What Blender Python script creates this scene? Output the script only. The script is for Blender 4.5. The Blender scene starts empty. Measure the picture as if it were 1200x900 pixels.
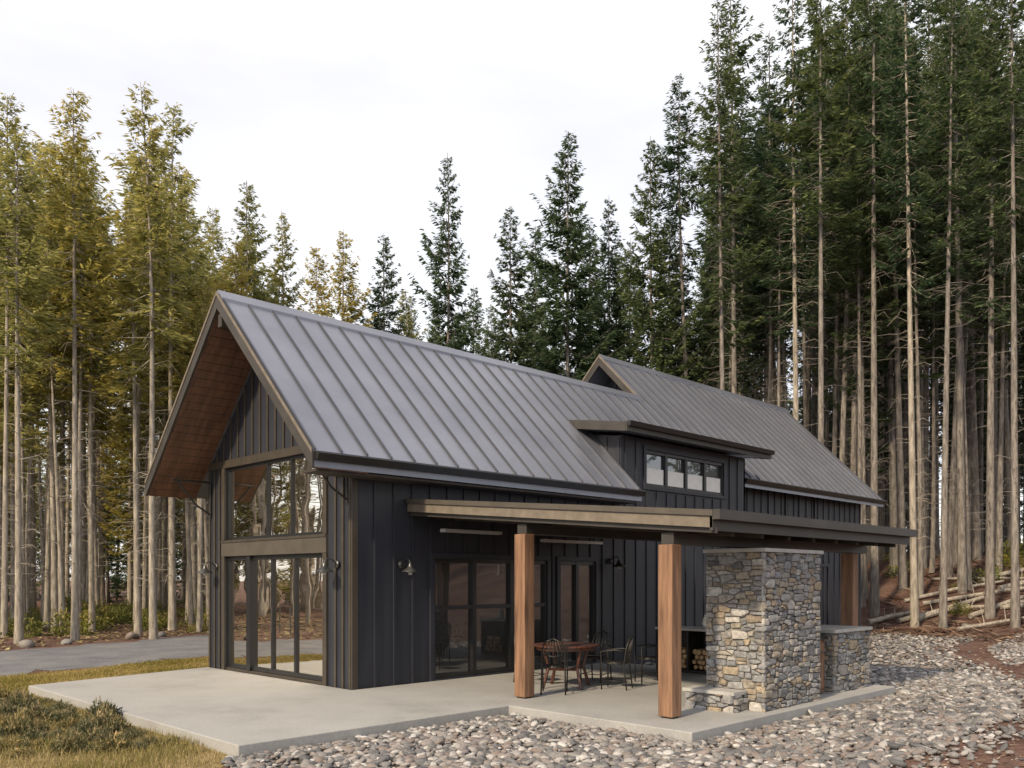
import bpy, math, random
import numpy as np
from mathutils import Vector
random.seed(7); rng=np.random.default_rng(11)
S=bpy.context.scene; COL=S.collection

# ------------------------------------------------------------ materials
def mk(name):
    m=bpy.data.materials.new(name); m.use_nodes=True
    nt=m.node_tree; nt.nodes.clear()
    out=nt.nodes.new('ShaderNodeOutputMaterial'); b=nt.nodes.new('ShaderNodeBsdfPrincipled')
    nt.links.new(b.outputs[0],out.inputs[0]); return m,nt,b,out
def ramp(nt,fac,stops):
    r=nt.nodes.new('ShaderNodeValToRGB'); e=r.color_ramp.elements
    while len(e)>1: e.remove(e[-1])
    e[0].position=stops[0][0]; e[0].color=(*stops[0][1],1)
    for p,c in stops[1:]:
        k=e.new(p); k.color=(*c,1)
    nt.links.new(fac,r.inputs[0]); return r.outputs[0]
def noise(nt,scale,detail=6,vec=None,rough=.6,stretch=None):
    n=nt.nodes.new('ShaderNodeTexNoise'); n.inputs['Scale'].default_value=scale
    n.inputs['Detail'].default_value=detail; n.inputs['Roughness'].default_value=rough
    tc=nt.nodes.new('ShaderNodeNewGeometry'); v=tc.outputs['Position']
    if stretch:
        mp=nt.nodes.new('ShaderNodeMapping'); mp.inputs['Scale'].default_value=stretch
        nt.links.new(v,mp.inputs[0]); v=mp.outputs[0]
    nt.links.new(v,n.inputs['Vector']); return n.outputs['Fac']
def mixc(nt,f,a,b,mode='MIX'):
    x=nt.nodes.new('ShaderNodeMix'); x.data_type='RGBA'; x.blend_type=mode
    for s,v in ((0,f),(6,a),(7,b)):
        if isinstance(v,(int,float)): x.inputs[s].default_value=v
        elif isinstance(v,tuple): x.inputs[s].default_value=(*v,1)
        else: nt.links.new(v,x.inputs[s])
    return x.outputs[2]
def bump(nt,b,h,strength,dist=.02):
    n=nt.nodes.new('ShaderNodeBump'); n.inputs['Strength'].default_value=strength; n.inputs['Distance'].default_value=dist
    nt.links.new(h,n.inputs['Height']); nt.links.new(n.outputs[0],b.inputs['Normal'])
def simple(name,c1,c2,scale=3,rough=.7,bs=.2,bd=.01,metal=0,stretch=None,bscale=None,spec=.5):
    m,nt,b,o=mk(name)
    f=noise(nt,scale,stretch=stretch)
    c=ramp(nt,f,[(.3,c1),(.7,c2)]); nt.links.new(c,b.inputs['Base Color'])
    b.inputs['Roughness'].default_value=rough; b.inputs['Metallic'].default_value=metal
    b.inputs['Specular IOR Level'].default_value=spec
    if bs: bump(nt,b,noise(nt,bscale or scale*6,stretch=stretch),bs,bd)
    return m
def attrmat(name,stops,rough=.8,attr='rnd',nscale=30,dark=.6,bs=.5,bd=.01):
    m,nt,b,o=mk(name)
    a=nt.nodes.new('ShaderNodeAttribute'); a.attribute_name=attr
    c=ramp(nt,a.outputs['Fac'],stops)
    n=noise(nt,nscale); nr=ramp(nt,n,[(.3,(dark,)*3),(.7,(1.15,)*3)])
    c=mixc(nt,1.0,c,nr,'MULTIPLY'); nt.links.new(c,b.inputs['Base Color'])
    b.inputs['Roughness'].default_value=rough
    if bs: bump(nt,b,n,bs,bd)
    return m
def foliage(name,stops,trans=.35):
    m,nt,b,o=mk(name)
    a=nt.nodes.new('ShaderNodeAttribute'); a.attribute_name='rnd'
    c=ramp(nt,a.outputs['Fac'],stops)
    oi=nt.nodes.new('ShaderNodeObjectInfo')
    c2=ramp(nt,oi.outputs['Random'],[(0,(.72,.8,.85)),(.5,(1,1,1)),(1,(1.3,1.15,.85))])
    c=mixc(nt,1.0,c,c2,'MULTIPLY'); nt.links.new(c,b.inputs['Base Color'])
    b.inputs['Roughness'].default_value=.6; b.inputs['Specular IOR Level'].default_value=.25
    t=nt.nodes.new('ShaderNodeBsdfTranslucent'); nt.links.new(c,t.inputs[0])
    mx=nt.nodes.new('ShaderNodeMixShader'); mx.inputs[0].default_value=trans
    nt.links.new(b.outputs[0],mx.inputs[1]); nt.links.new(t.outputs[0],mx.inputs[2]); nt.links.new(mx.outputs[0],o.inputs[0])
    return m
def glass(name,refl,base,tint=(.9,.92,.95)):
    m,nt,b,o=mk(name)
    b.inputs['Base Color'].default_value=(*base,1); b.inputs['Roughness'].default_value=.3
    g=nt.nodes.new('ShaderNodeBsdfGlossy'); g.inputs['Roughness'].default_value=.01; g.inputs[0].default_value=(*tint,1)
    n=noise(nt,.8,2); bp=nt.nodes.new('ShaderNodeBump'); bp.inputs['Strength'].default_value=.08; bp.inputs['Distance'].default_value=.05
    nt.links.new(n,bp.inputs['Height']); nt.links.new(bp.outputs[0],g.inputs['Normal'])
    mx=nt.nodes.new('ShaderNodeMixShader'); mx.inputs[0].default_value=refl
    nt.links.new(b.outputs[0],mx.inputs[1]); nt.links.new(g.outputs[0],mx.inputs[2]); nt.links.new(mx.outputs[0],o.inputs[0])
    return m

M={}
M['siding']=simple('black_siding',(.015,.017,.026),(.026,.028,.037),2,.5,.25,.004,stretch=(3,3,.4))
M['trim']=simple('dark_trim',(.034,.028,.021),(.055,.045,.033),3,.5,.1,.003)
M['belt']=simple('bronze_belt',(.055,.047,.037),(.082,.07,.055),3,.55,.1,.003)
M['fascia']=simple('tan_fascia',(.115,.095,.072),(.18,.15,.118),2,.6,.15,.004,stretch=(.4,3,3))
M['fasciad']=simple('dark_fascia',(.030,.027,.024),(.05,.045,.04),2,.5,.1,.003)
M['frame']=simple('black_frame',(.01,.01,.011),(.016,.016,.017),5,.35,0)
M['roof']=simple('standing_seam_metal',(.185,.195,.235),(.255,.268,.312),.6,.33,.06,.01,metal=.5,bscale=1.2)
M['rib']=simple('seam_rib',(.06,.064,.078),(.09,.095,.112),1,.4,0,metal=.4)
M['soffit']=simple('cedar_soffit',(.07,.033,.02),(.17,.08,.046),1.5,.6,.2,.004,stretch=(6,1,1))
M['ceil']=simple('dark_soffit',(.028,.022,.017),(.05,.04,.03),1.5,.7,.1,.004,stretch=(6,1,1))
M['cedar']=simple('cedar_post',(.095,.048,.027),(.29,.16,.09),2.2,.65,.5,.006,stretch=(7,7,.6),bscale=9)
M['table']=simple('table_wood',(.055,.02,.012),(.11,.042,.025),3,.4,.1,.003,stretch=(1,8,1))
m,nt,b,o=mk('concrete'); c=ramp(nt,noise(nt,.55,8,rough=.7),[(.3,(.235,.232,.222)),(.48,(.305,.302,.292)),(.7,(.35,.347,.335))])
c=mixc(nt,1.0,c,ramp(nt,noise(nt,28,5),[(.3,(.86,.86,.86)),(.7,(1.08,1.08,1.08))]),'MULTIPLY'); nt.links.new(c,b.inputs['Base Color'])
b.inputs['Roughness'].default_value=.72; bump(nt,b,noise(nt,60),.2,.004); M['concrete']=m
M['mortar']=simple('mortar',(.14,.135,.12),(.24,.225,.205),8,.9,.5,.01)
M['stone']=attrmat('fieldstone',[(0,(.14,.145,.15)),(.15,(.25,.25,.255)),(.3,(.34,.335,.33)),(.42,(.21,.215,.225)),(.55,(.32,.28,.22)),(.66,(.27,.265,.265)),(.76,(.38,.31,.22)),(.86,(.23,.19,.15)),(1,(.50,.48,.45))],.85,nscale=18,dark=.5,bs=1,bd=.02)
M['rock']=attrmat('river_rock',[(0,(.075,.075,.08)),(.3,(.15,.147,.147)),(.5,(.23,.215,.20)),(.7,(.185,.145,.125)),(.85,(.32,.30,.285)),(1,(.47,.455,.43))],.75,nscale=40,dark=.65,bs=.3,bd=.004)
M['cap']=simple('stone_cap',(.30,.295,.28),(.42,.41,.39),6,.7,.2,.006)
M['glassf']=glass('front_glass',.86,(.03,.022,.014),(1,.96,.88))
M['glasss']=glass('side_glass',.16,(.010,.011,.012))
M['metal']=simple('lamp_metal',(.05,.05,.052),(.09,.09,.09),6,.35,0,metal=.6)
M['iron']=simple('wrought_iron',(.02,.02,.02),(.04,.037,.034),6,.45,0,metal=.4)
M['steel']=simple('heater_steel',(.5,.5,.5),(.6,.6,.6),6,.4,0,metal=.5)
M['white']=simple('white_cloth',(.7,.69,.66),(.8,.79,.76),6,.8,0)
M['bark']=simple('bark',(.075,.064,.055),(.30,.268,.235),3,.9,.9,.03,stretch=(4,4,.7),bscale=12)
M['barkl']=simple('pale_bark',(.15,.128,.10),(.46,.41,.34),3,.9,.9,.03,stretch=(4,4,.7),bscale=12)
M['logend']=simple('log_end',(.38,.24,.12),(.55,.38,.21),20,.8,0)
M['litter']=attrmat('forest_litter',[(0,(.05,.03,.02)),(.4,(.13,.07,.045)),(.75,(.23,.14,.09)),(1,(.35,.26,.18))],.9,nscale=30,bs=0)
M['litter_sun']=attrmat('sun_tint_litter',[(0,(.10,.07,.03)),(.5,(.22,.17,.07)),(1,(.38,.32,.15))],.9,nscale=30,bs=0)  # golden sunlight on the left forest floor, put into the litter colour
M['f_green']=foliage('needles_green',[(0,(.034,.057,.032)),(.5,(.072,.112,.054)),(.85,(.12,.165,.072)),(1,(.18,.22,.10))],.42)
M['f_sun_tint']=foliage('needles_sun_tint',[(0,(.12,.13,.038)),(.5,(.28,.275,.085)),(.85,(.44,.40,.13)),(1,(.54,.48,.19))],.52)  # sunlit yellow haze of the left forest painted into the needle colour
M['f_shrub']=foliage('shrub_leaves',[(0,(.07,.09,.025)),(.5,(.18,.195,.05)),(1,(.36,.32,.10))],.45)  # yellow tones also carry the hazy glow of the understory as colour
M['f_sage']=foliage('sage_leaves',[(0,(.055,.06,.03)),(.5,(.125,.125,.062)),(.75,(.20,.175,.09)),(1,(.36,.27,.15))],.2)
M['grass']=foliage('grass_blades',[(0,(.13,.125,.03)),(.35,(.24,.205,.06)),(.7,(.34,.265,.11)),(1,(.46,.35,.19))],.35)

def multi_ground(name,cols,scale,bs,bd,fine=40):
    m,nt,b,o=mk(name)
    f=noise(nt,scale,8,rough=.65); c=ramp(nt,f,cols)
    g=noise(nt,fine,4); gr=ramp(nt,g,[(.35,(.62,.62,.62)),(.65,(1.2,1.2,1.2))])
    c=mixc(nt,1.0,c,gr,'MULTIPLY'); nt.links.new(c,b.inputs['Base Color'])
    b.inputs['Roughness'].default_value=.95; b.inputs['Specular IOR Level'].default_value=.15
    bump(nt,b,g,bs,bd); return m
M['floor']=multi_ground('forest_dirt',[(.3,(.075,.043,.034)),(.5,(.128,.075,.058)),(.62,(.165,.105,.083)),(.75,(.095,.082,.045))],.5,.8,.04,14)
M['lawn']=multi_ground('lawn_soil',[(.3,(.15,.125,.04)),(.5,(.24,.185,.075)),(.7,(.34,.26,.14))],1.5,.6,.03)
M['drive']=multi_ground('gravel_drive',[(.3,(.13,.13,.14)),(.5,(.19,.19,.20)),(.66,(.23,.225,.22)),(.78,(.17,.15,.12))],.8,.8,.03,45)
M['bed']=multi_ground('rock_bed_soil',[(.3,(.06,.052,.045)),(.7,(.13,.11,.095))],2,.8,.03,30)

# ------------------------------------------------------------ mesh builders
def empty(name,loc=(0,0,0)):
    e=bpy.data.objects.new(name,None); e.location=loc; COL.objects.link(e); return e
def obj(name,mesh,parent=None,loc=None):
    o=bpy.data.objects.new(name,mesh); COL.objects.link(o)
    if parent: o.parent=parent
    if loc is not None: o.location=loc
    return o
def npmesh(name,V,F,mats,mi=None,rnd=None,smooth=False):
    me=bpy.data.meshes.new(name); V=np.asarray(V,dtype=np.float32); F=np.asarray(F,dtype=np.int32)
    k=F.shape[1]; me.vertices.add(len(V)); me.vertices.foreach_set('co',V.ravel())
    me.loops.add(F.size); me.loops.foreach_set('vertex_index',F.ravel())
    me.polygons.add(len(F)); me.polygons.foreach_set('loop_start',np.arange(0,F.size,k,dtype=np.int32))
    for m in mats: me.materials.append(m)
    if mi is not None: me.polygons.foreach_set('material_index',np.asarray(mi,dtype=np.int32))
    if smooth: me.polygons.foreach_set('use_smooth',np.ones(len(F),dtype=bool))
    me.update(calc_edges=True)
    if rnd is not None:
        a=me.attributes.new('rnd','FLOAT','POINT'); a.data.foreach_set('value',np.asarray(rnd,dtype=np.float32))
    return me
class MB:
    def __init__(s): s.v=[];s.f=[];s.m=[];s.mats=[];s.r=[];s.cr=0.5
    def mi(s,mat):
        if mat not in s.mats: s.mats.append(mat)
        return s.mats.index(mat)
    def add(s,vs,fs,mat):
        b=len(s.v); s.v+= [tuple(v) for v in vs]; s.r+=[s.cr]*len(vs); k=s.mi(mat)
        for f in fs: s.f.append([b+i for i in f]); s.m.append(k)
    def box(s,x0,x1,y0,y1,z0,z1,mat):
        x0,x1=min(x0,x1),max(x0,x1);y0,y1=min(y0,y1),max(y0,y1)
        v=[(x0,y0,z0),(x1,y0,z0),(x1,y1,z0),(x0,y1,z0),(x0,y0,z1),(x1,y0,z1),(x1,y1,z1),(x0,y1,z1)]
        s.add(v,[(0,3,2,1),(4,5,6,7),(0,1,5,4),(1,2,6,5),(2,3,7,6),(3,0,4,7)],mat)
    def prism(s,pts,x0,x1,mat):   # pts in YZ, extruded on X
        n=len(pts); v=[(x0,y,z) for y,z in pts]+[(x1,y,z) for y,z in pts]
        f=[tuple(range(n)),tuple(range(2*n-1,n-1,-1))]+[(i,i+n,(i+1)%n+n,(i+1)%n) for i in range(n)]
        s.add(v,f,mat)
    def tube(s,pts,r,mat,sides=8,cap=True):
        pts=[Vector(p) for p in pts]; n=len(pts)
        rs=r if isinstance(r,(list,tuple)) else [r]*n
        vs=[];fs=[]
        for i,p in enumerate(pts):
            d=(pts[min(i+1,n-1)]-pts[max(i-1,0)]).normalized()
            u=d.orthogonal().normalized() if i==0 else (u-d*u.dot(d)).normalized()
            w=d.cross(u)
            for k in range(sides):
                a=2*math.pi*k/sides; vs.append(p+(u*math.cos(a)+w*math.sin(a))*rs[i])
        for i in range(n-1):
            for k in range(sides):
                a=i*sides+k;b=i*sides+(k+1)%sides; fs.append((a,b,b+sides,a+sides))
        if cap: fs.append(tuple(range(sides-1,-1,-1))); fs.append(tuple(range((n-1)*sides,n*sides)))
        s.add(vs,fs,mat)
    def lathe(s,prof,c,mat,sides=16):
        vs=[];fs=[]
        for r,z in prof:
            for k in range(sides):
                a=2*math.pi*k/sides; vs.append((c[0]+r*math.cos(a),c[1]+r*math.sin(a),c[2]+z))
        for i in range(len(prof)-1):
            for k in range(sides):
                a=i*sides+k;b=i*sides+(k+1)%sides; fs.append((a,b,b+sides,a+sides))
        s.add(vs,fs,mat)
    def done(s,name,parent=None,bev=0,loc=None,smooth=False):
        me=bpy.data.meshes.new(name); me.from_pydata(s.v,[],s.f)
        for m in s.mats: me.materials.append(m)
        me.polygons.foreach_set('material_index',s.m)
        a=me.attributes.new('rnd','FLOAT','POINT'); a.data.foreach_set('value',s.r)
        me.update()
        import bmesh
        bm=bmesh.new(); bm.from_mesh(me); bmesh.ops.recalc_face_normals(bm,faces=bm.faces); bm.to_mesh(me); bm.free()
        if smooth: me.polygons.foreach_set('use_smooth',np.ones(len(me.polygons),dtype=bool))
        o=obj(name,me,parent,loc)
        if bev:
            b=o.modifiers.new('bevel','BEVEL'); b.width=bev; b.segments=2; b.limit_method='ANGLE'
        return o

# ------------------------------------------------------------ house
H=empty('barn_house')
W=5.35; RY=W/2; TH=.25
P=lambda y:4.465+y            # right slope plane
RZ=P(RY)
b=MB(); b.prism([(.12,-.3),(W-.12,-.3),(W-.12,P(.12)-TH-.02),(RY,RZ-TH-.02),(.12,P(.12)-TH-.02)],.12,12.5,M['siding'])
R2=4.14; Z2=P(R2); W2=2*R2-.8
b.prism([(.92,-.3),(W2-.12,-.3),(W2-.12,P(.92)-TH-.02),(R2,Z2-TH-.02),(.92,P(.92)-TH-.02)],12.5,22.5,M['siding'])
b.prism([(.12,-.3),(1.6,-.3),(1.6,5.3),(.12,5.25)],7.5,12.95,M['siding'])
b.done('core',H)
g=MB(); s=M['siding']; YA,YB=.87,4.59
g.prism([(0,-.3),(YA,-.3),(YA,4.2),(0,4.2)],0,.12,s); g.prism([(YB,-.3),(W,-.3),(W,4.2),(YB,4.2)],0,.12,s)
g.prism([(0,4.2),(W,4.2),(RY,RZ-TH-.02)],0,.12,s)
g.box(0,.12,YA,YB,-.3,.05,M['trim'])
def und(y): return (P(y) if y<RY else P(W-y))-TH
for yy in np.arange(.15,W-.05,.3):
    z0=4.36
    if und(yy)-z0>.1: g.box(-.028,0,yy-.025,yy+.025,z0,und(yy)-.02,M['trim'])
for yy in (.05,.27,.50,W-.05,W-.28,W-.5):
    g.box(-.03,0,yy-.03,yy+.03,0,4.19,M['trim'])
g.box(-.035,0,.0,W,4.2,4.36,M['trim'])
g.box(-.05,0.1,YA-.12,YB+.12,2.36,2.69,M['belt'])
g.box(-.065,-.05,YA-.12,YB+.12,2.64,2.69,M['trim'])
for yy in (YA-.06,YB+.06): g.box(-.045,0,yy-.06,yy+.06,.0,2.355,M['trim']); g.box(-.045,0,yy-.06,yy+.06,2.695,4.195,M['trim'])
g.done('gable_wall',H,.004)
w=MB(); fr=M['frame']
w.box(.07,.1,YA,YB,.05,2.36,M['glassf']); w.box(.07,.1,YA,YB,2.69,4.2,M['glassf'])
def bars(zs0,zs1,ys,t=.03,x0=.03):
    for yy in ys: w.box(x0,.075,yy-t,yy+t,zs0+.002,zs1-.002,fr)
bars(2.69,4.2,[YA+.03,YB-.03,2.05,2.95],.028)
for z in (2.72,4.17): w.box(.032,.074,YA,YB,z-.03,z+.03,fr)
bars(.05,2.36,[YA+.04,YB-.04,1.92],.035); bars(.05,2.36,[2.77],.035); bars(.05,2.36,[3.62],.075,-.02)
for z in (.1,2.32): w.box(.032,.074,YA,YB,z-.045,z+.038,fr)
for yy in (2.0,2.69): w.tube([(-.02,yy,.85),(-.02,yy,1.35)],.012,M['metal'])
w.done('gable_windows',H,.003)
# long wall skin
l=MB(); DX0,DX1,DZ=1.8,4.9,2.28; EX0,EX1=5.3,6.5; top=P(0)-TH-.02
def seg(x0,x1,z0,z1): l.box(x0,x1,0,.12,z0,z1,s)
seg(.121,DX0,-.3,DZ); seg(DX1,EX0,-.3,DZ); seg(EX1,7.5,-.3,DZ); seg(.121,7.5,DZ,top); seg(DX0,DX1,-.3,0.03); seg(EX0,EX1,-.3,.03)
WX0,WX1,WZ0,WZ1=8.4,11.9,4.12,5.0
seg(7.5,13.04,-.3,WZ0); seg(7.5,WX0,WZ0,WZ1); seg(WX1,13.04,WZ0,WZ1); seg(7.5,13.04,WZ1,5.25)
for xx in np.arange(.04,13.05,.42):
    if xx>7.4 and WX0-.1<xx<WX1+.1:
        l.box(xx-.025,xx+.025,-.026,0,0,WZ0-.12,s); continue
    z0=0
    if DX0-.08<xx<DX1+.08 or EX0-.08<xx<EX1+.08: z0=DZ+.1
    l.box(xx-.025,xx+.025,-.026,0,z0,(top-.02 if xx<7.4 else 5.2),s)
l.box(-.032,.09,-.034,0,0,top,M['trim'])
l.prism([(.0,4.0),(1.3,4.0),(1.3,5.42),(0,5.22)],7.44,7.5,s)
l.prism([(.0,0),(1.3,0),(1.3,5.42),(0,5.22)],12.96,13.04,s)
for yy in (.03,.4,.8): l.box(7.415,7.44,yy,yy+.05,4.1,5.2+.15*yy-.03,s)
l.box(13.04,22.6,.8,.92,-.3,P(.8)-TH-.02,s)
for xx in np.arange(13.3,22.6,.42): l.box(xx-.025,xx+.025,.774,.8,0,P(.8)-TH-.04,s)
for xx in np.arange(.3,12.5,.42): l.box(xx-.025,xx+.025,W-.12,W-.09,0,top-.02,s)
for yy in np.arange(1,W2,.42): l.box(22.5,22.53,yy-.025,yy+.025,0,(P(yy) if yy<R2 else P(2*R2-yy))-TH-.05,s)
for yy in np.arange(2.9,W2,.3):
    z=(P(yy) if yy<R2 else P(2*R2-yy))-TH-.05
    l.box(12.47,12.5,yy-.025,yy+.025,(3 if yy>W-.2 else 4),z,s)
l.done('long_walls',H,.003)
w=MB()
def win(x0,x1,z0,z1,y,n,g_,t=.035,trim=True,rows=()):
    w.box(x0,x1,y+.07,y+.1,z0,z1,g_)
    for i in range(n+1):
        xx=x0+(x1-x0)*i/n; a=t
        w.box(max(x0,xx-a),min(x1,xx+a),y+.0,y+.075,z0+.001,z1-.001,fr)
    for z in (z0+t*.8,z1-t*.8)+tuple(rows): w.box(x0+.001,x1-.001,y+.008,y+.073,z-t*.8,z+t*.8,fr)
    if trim:
        w.box(x0-.1,x1+.1,y-.04,y-.001,z1,z1+.1,M['siding']); w.box(x0-.1,x1+.1,y-.05,y-.001,z0-.08,z0,M['siding'])
        for xx in (x0-.1,x1): w.box(xx,xx+.1,y-.036,y-.001,z0,z1,M['siding'])
win(DX0,DX1,.03,DZ,0,3,M['glasss'],.05,True,(1.35,))
win(EX0,EX1,.03,DZ,0,2,M['glasss'],.05,True)
win(WX0,WX1,WZ0,WZ1,0,4,M['glasss'],.05)
for i in range(4):
    xa=WX0+(WX1-WX0)*i/4
    w.box(xa+.06,xa+.81,.05,.069,WZ0+.06,WZ0+.46,M['white'])
win(17.9,18.9,3.75,4.6,.8,1,M['glasss'],.05); win(15.9,16.9,3.75,4.6,.8,1,M['glasss'],.05)
win(17.6,19.9,.05,2.3,.8,3,M['glasss'],.05)
for i in range(3):
    for k in (0,1): w.box(17.68+i*.767+k*.47,17.68+i*.767+k*.47+.16,.85,.869,.15,2.2,M['white'])
w.done('wall_windows',H,.003)

# roofs
def slope(mb,x0,x1,ye,yr,f,mat,rib0=None,sp=.5):
    mb.prism([(ye,f(ye)),(yr,f(yr)),(yr,f(yr)-TH),(ye,f(ye)-TH)],x0,x1,mat)
    if rib0 is None: rib0=x0+.02
    x=rib0
    while x<x1:
        mb.prism([(ye,f(ye)-.01),(yr,f(yr)-.01),(yr,f(yr)+.05),(ye,f(ye)+.05)],x-.014,x+.014,M['rib']); x+=sp
r=MB(); RF=M['roof']
slope(r,-1.1,7.5,-.55,RY,P,RF,-1.08)
slope(r,7.5,11.75,1.0,RY,P,RF,-1.08+.5*18)
slope(r,-1.1,11.9,W+.55,RY,lambda y:P(W-y),RF,-1.08)
slope(r,11.75,13.3,1.05,R2,P,RF,-1.08+.5*26)
slope(r,13.3,23.4,.3,R2,P,RF,-1.08+.5*29)
slope(r,11.75,23.4,2*R2-.3,R2,lambda y:P(2*R2-y),RF,11.77)
r.prism([(RY-.16,RZ-.16+.06),(RY,RZ+.075),(RY+.16,RZ-.16+.06),(RY+.16,RZ-.16+.0),(RY,RZ+.0),(RY-.16,RZ-.16)],-1.12,11.74,RF)
r.prism([(R2-.16,Z2-.16+.06),(R2,Z2+.075),(R2+.16,Z2-.16+.06),(R2+.16,Z2-.16),(R2,Z2),(R2-.16,Z2-.16)],11.73,23.42,RF)
r.done('metal_roof',H)
t=MB()
def rake(x,f0,ye,yr,mat,d=.27,w_=.04):
    t.prism([(ye,f0(ye)+.0),(yr,f0(yr)+.0),(yr,f0(yr)-d),(ye,f0(ye)-d)],x-w_,x-.001,mat)
    t.prism([(ye,f0(ye)+.04),(yr,f0(yr)+.04),(yr,f0(yr)-.03),(ye,f0(ye)-.03)],x-w_-.015,x-w_-.001,M['fascia'])
rake(-1.1,P,-.56,RY,M['fasciad']); rake(-1.1,lambda y:P(W-y),W+.56,RY,M['fasciad'])
rake(11.75,P,RY+.05,R2,M['fasciad']); rake(11.75,lambda y:P(2*R2-y),2*R2-.3,R2,M['fasciad'])
t.prism([(.3,P(.3)),(R2,Z2),(2*R2-.3,P(.3)),(2*R2-.3,P(.3)-.27),(R2,Z2-.27),(.3,P(.3)-.27)],23.401,23.44,M['fasciad'])
for f0,ye,yr in ((P,-.54,RY),(lambda y:P(W-y),W+.54,RY)):
    t.prism([(ye,f0(ye)-TH-.002),(yr,f0(yr)-TH-.002),(yr,f0(yr)-TH-.03),(ye,f0(ye)-TH-.03)],-1.095,-.06,M['soffit'])
    for k in range(1,24):
        yy=ye+(yr-ye)*k/24
        t.box(-1.09,-.07,yy-.004,yy+.004,f0(yy)-TH-.034,f0(yy)-TH-.02,M['ceil'])
t.box(-1.08,0,RY-.07,RY+.07,RZ-.60,RZ-.36,M['fasciad'])
def gutter(x0,x1,y,z,sg=-1):
    t.prism([(y,z),(y+sg*.11,z),(y+sg*.13,z-.03),(y+sg*.08,z-.13),(y,z-.13)],x0,x1,M['frame'])
gutter(-1.1,7.5,-.56,P(-.55)-.01); gutter(13.45,23.4,.29,P(.3)-.01); gutter(-1.1,11.9,W+.56,P(-.55)-.01,1); gutter(11.8,23.4,2*R2-.29,P(.3)-.01,1)
t.box(-1.0,7.4,-.5,0,P(-.5)-TH-.1,P(-.5)-TH-.06,M['ceil'])
t.done('roof_trim',H)
d=MB()
d.prism([(-.5,5.42),(1.35,5.70),(1.35,5.50),(-.5,5.24)],7.0,13.5,M['roof'])
d.prism([(-.54,5.44),(-.5,5.44),(-.5,5.22),(-.54,5.22)],6.97,13.53,M['fasciad'])
d.prism([(-.65,5.44),(-.55,5.44),(-.56,5.33),(-.62,5.33)],6.97,13.53,M['frame'])
d.prism([(-.5,5.43),(1.35,5.71),(1.35,5.50),(-.5,5.22)],6.96,6.999,M['fasciad'])
d.prism([(-.5,5.43),(1.35,5.71),(1.35,5.50),(-.5,5.22)],13.501,13.54,M['fasciad'])
for xx in np.arange(7.25,13.5,.5): d.prism([(-.5,5.41),(1.3,5.68),(1.3,5.735),(-.5,5.465)],xx-.014,xx+.014,M['rib'])
d.done('dormer_roof',H)
k=MB()
for yb,sg in ((.12,-1),(W-.12,1)):
    k.tube([(-.02,yb,3.25),(-.35,yb+sg*.0,3.45),(-.8,yb,3.98)],.022,M['iron']); k.tube([(-.02,yb,3.95),(-.85,yb,3.95)],.022,M['iron'])
    k.tube([(-.03,yb,3.2),(-.03,yb,3.98)],.022,M['iron'])
k.done('eave_brackets',H)

# covered porch roof
p=MB(); X0,X1=1.2,7.8; Q=lambda y:3.31+y*(.55/6.3)
p.prism([(-6.3,Q(-6.3)),(-.001,Q(0)),(-.001,Q(0)-.1),(-6.3,Q(-6.3)-.1)],X0,X1,M['roof'])
for xx in np.arange(X0+.1,X1,.45): p.prism([(-6.3,Q(-6.3)-.01),(-.03,Q(0)-.01),(-.03,Q(0)+.035),(-6.3,Q(-6.3)+.035)],xx-.012,xx+.012,M['rib'])
p.prism([(-6.25,Q(-6.3)-.102),(-.03,Q(0)-.102),(-.03,Q(0)-.2),(-6.25,Q(-6.3)-.2)],X0+.06,X1-.06,M['ceil'])
for x_,m_ in ((X0-.04,'fascia'),(X1+.001,'fasciad')):
    p.prism([(-6.34,Q(-6.34)-.055),(-.03,Q(0)-.055),(-.03,Q(0)-.2),(-6.34,Q(-6.34)-.2)],x_,x_+.039,M[m_])
p.prism([(-6.36,Q(-6.34)+.03),(-.03,Q(0)+.03),(-.03,Q(0)-.05),(-6.36,Q(-6.34)-.05)],X0-.07,X0-.001,M['belt'])
p.prism([(-6.36,Q(-6.34)-.2),(-.03,Q(0)-.2),(-.03,Q(0)-.27),(-6.36,Q(-6.34)-.27)],X0+.02,X0+.06,M['fasciad'])
p.box(X0-.04,X1+.04,-6.345,-6.301,Q(-6.3)-.24,Q(-6.3)-.045,M['fasciad'])
p.box(X0-.06,X1+.06,-6.46,-6.35,Q(-6.3)-.10,Q(-6.3)+.03,M['fasciad'])
for xx in np.arange(1.9,7.7,.8): p.prism([(-6.2,Q(-6.2)-.2),(-.03,Q(0)-.2),(-.03,Q(0)-.3),(-6.2,Q(-6.2)-.3)],xx-.05,xx+.05,M['ceil'])
p.done('porch_roof',H)
p=MB()
for yy in (-2.78,-5.55):
    p.box(X0+.1,X1-.2,yy-.1,yy+.1,Q(yy)-.46,Q(yy)-.3,M['fasciad'])
p.done('porch_beams',H,.006)
for (px_,py_) in ((1.36,-2.78),(1.36,-5.55),(6.92,-5.62)):
    p=MB(); a=.115; zt=Q(py_)-.462
    p.box(px_-a,px_+a,py_-a,py_+a,.02,zt,M['cedar']); p.box(px_-a+.03,px_+a-.03,py_-a+.03,py_+a-.03,-.02,.02,M['iron'])
    p.done('wood_post',H,.012)
h=MB()
for xa,xb,z_ in ((1.6,3.05,2.74),(4.25,6.1,2.64)):
    h.box(xa,xb,-.55,-.42,z_,z_+.06,M['steel']); h.box(xa+.2,xa+.24,-.5,-.46,z_+.06,3.0,M['iron']); h.box(xb-.24,xb-.2,-.5,-.46,z_+.06,3.0,M['iron'])
h.done('patio_heaters',H,.004)

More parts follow.
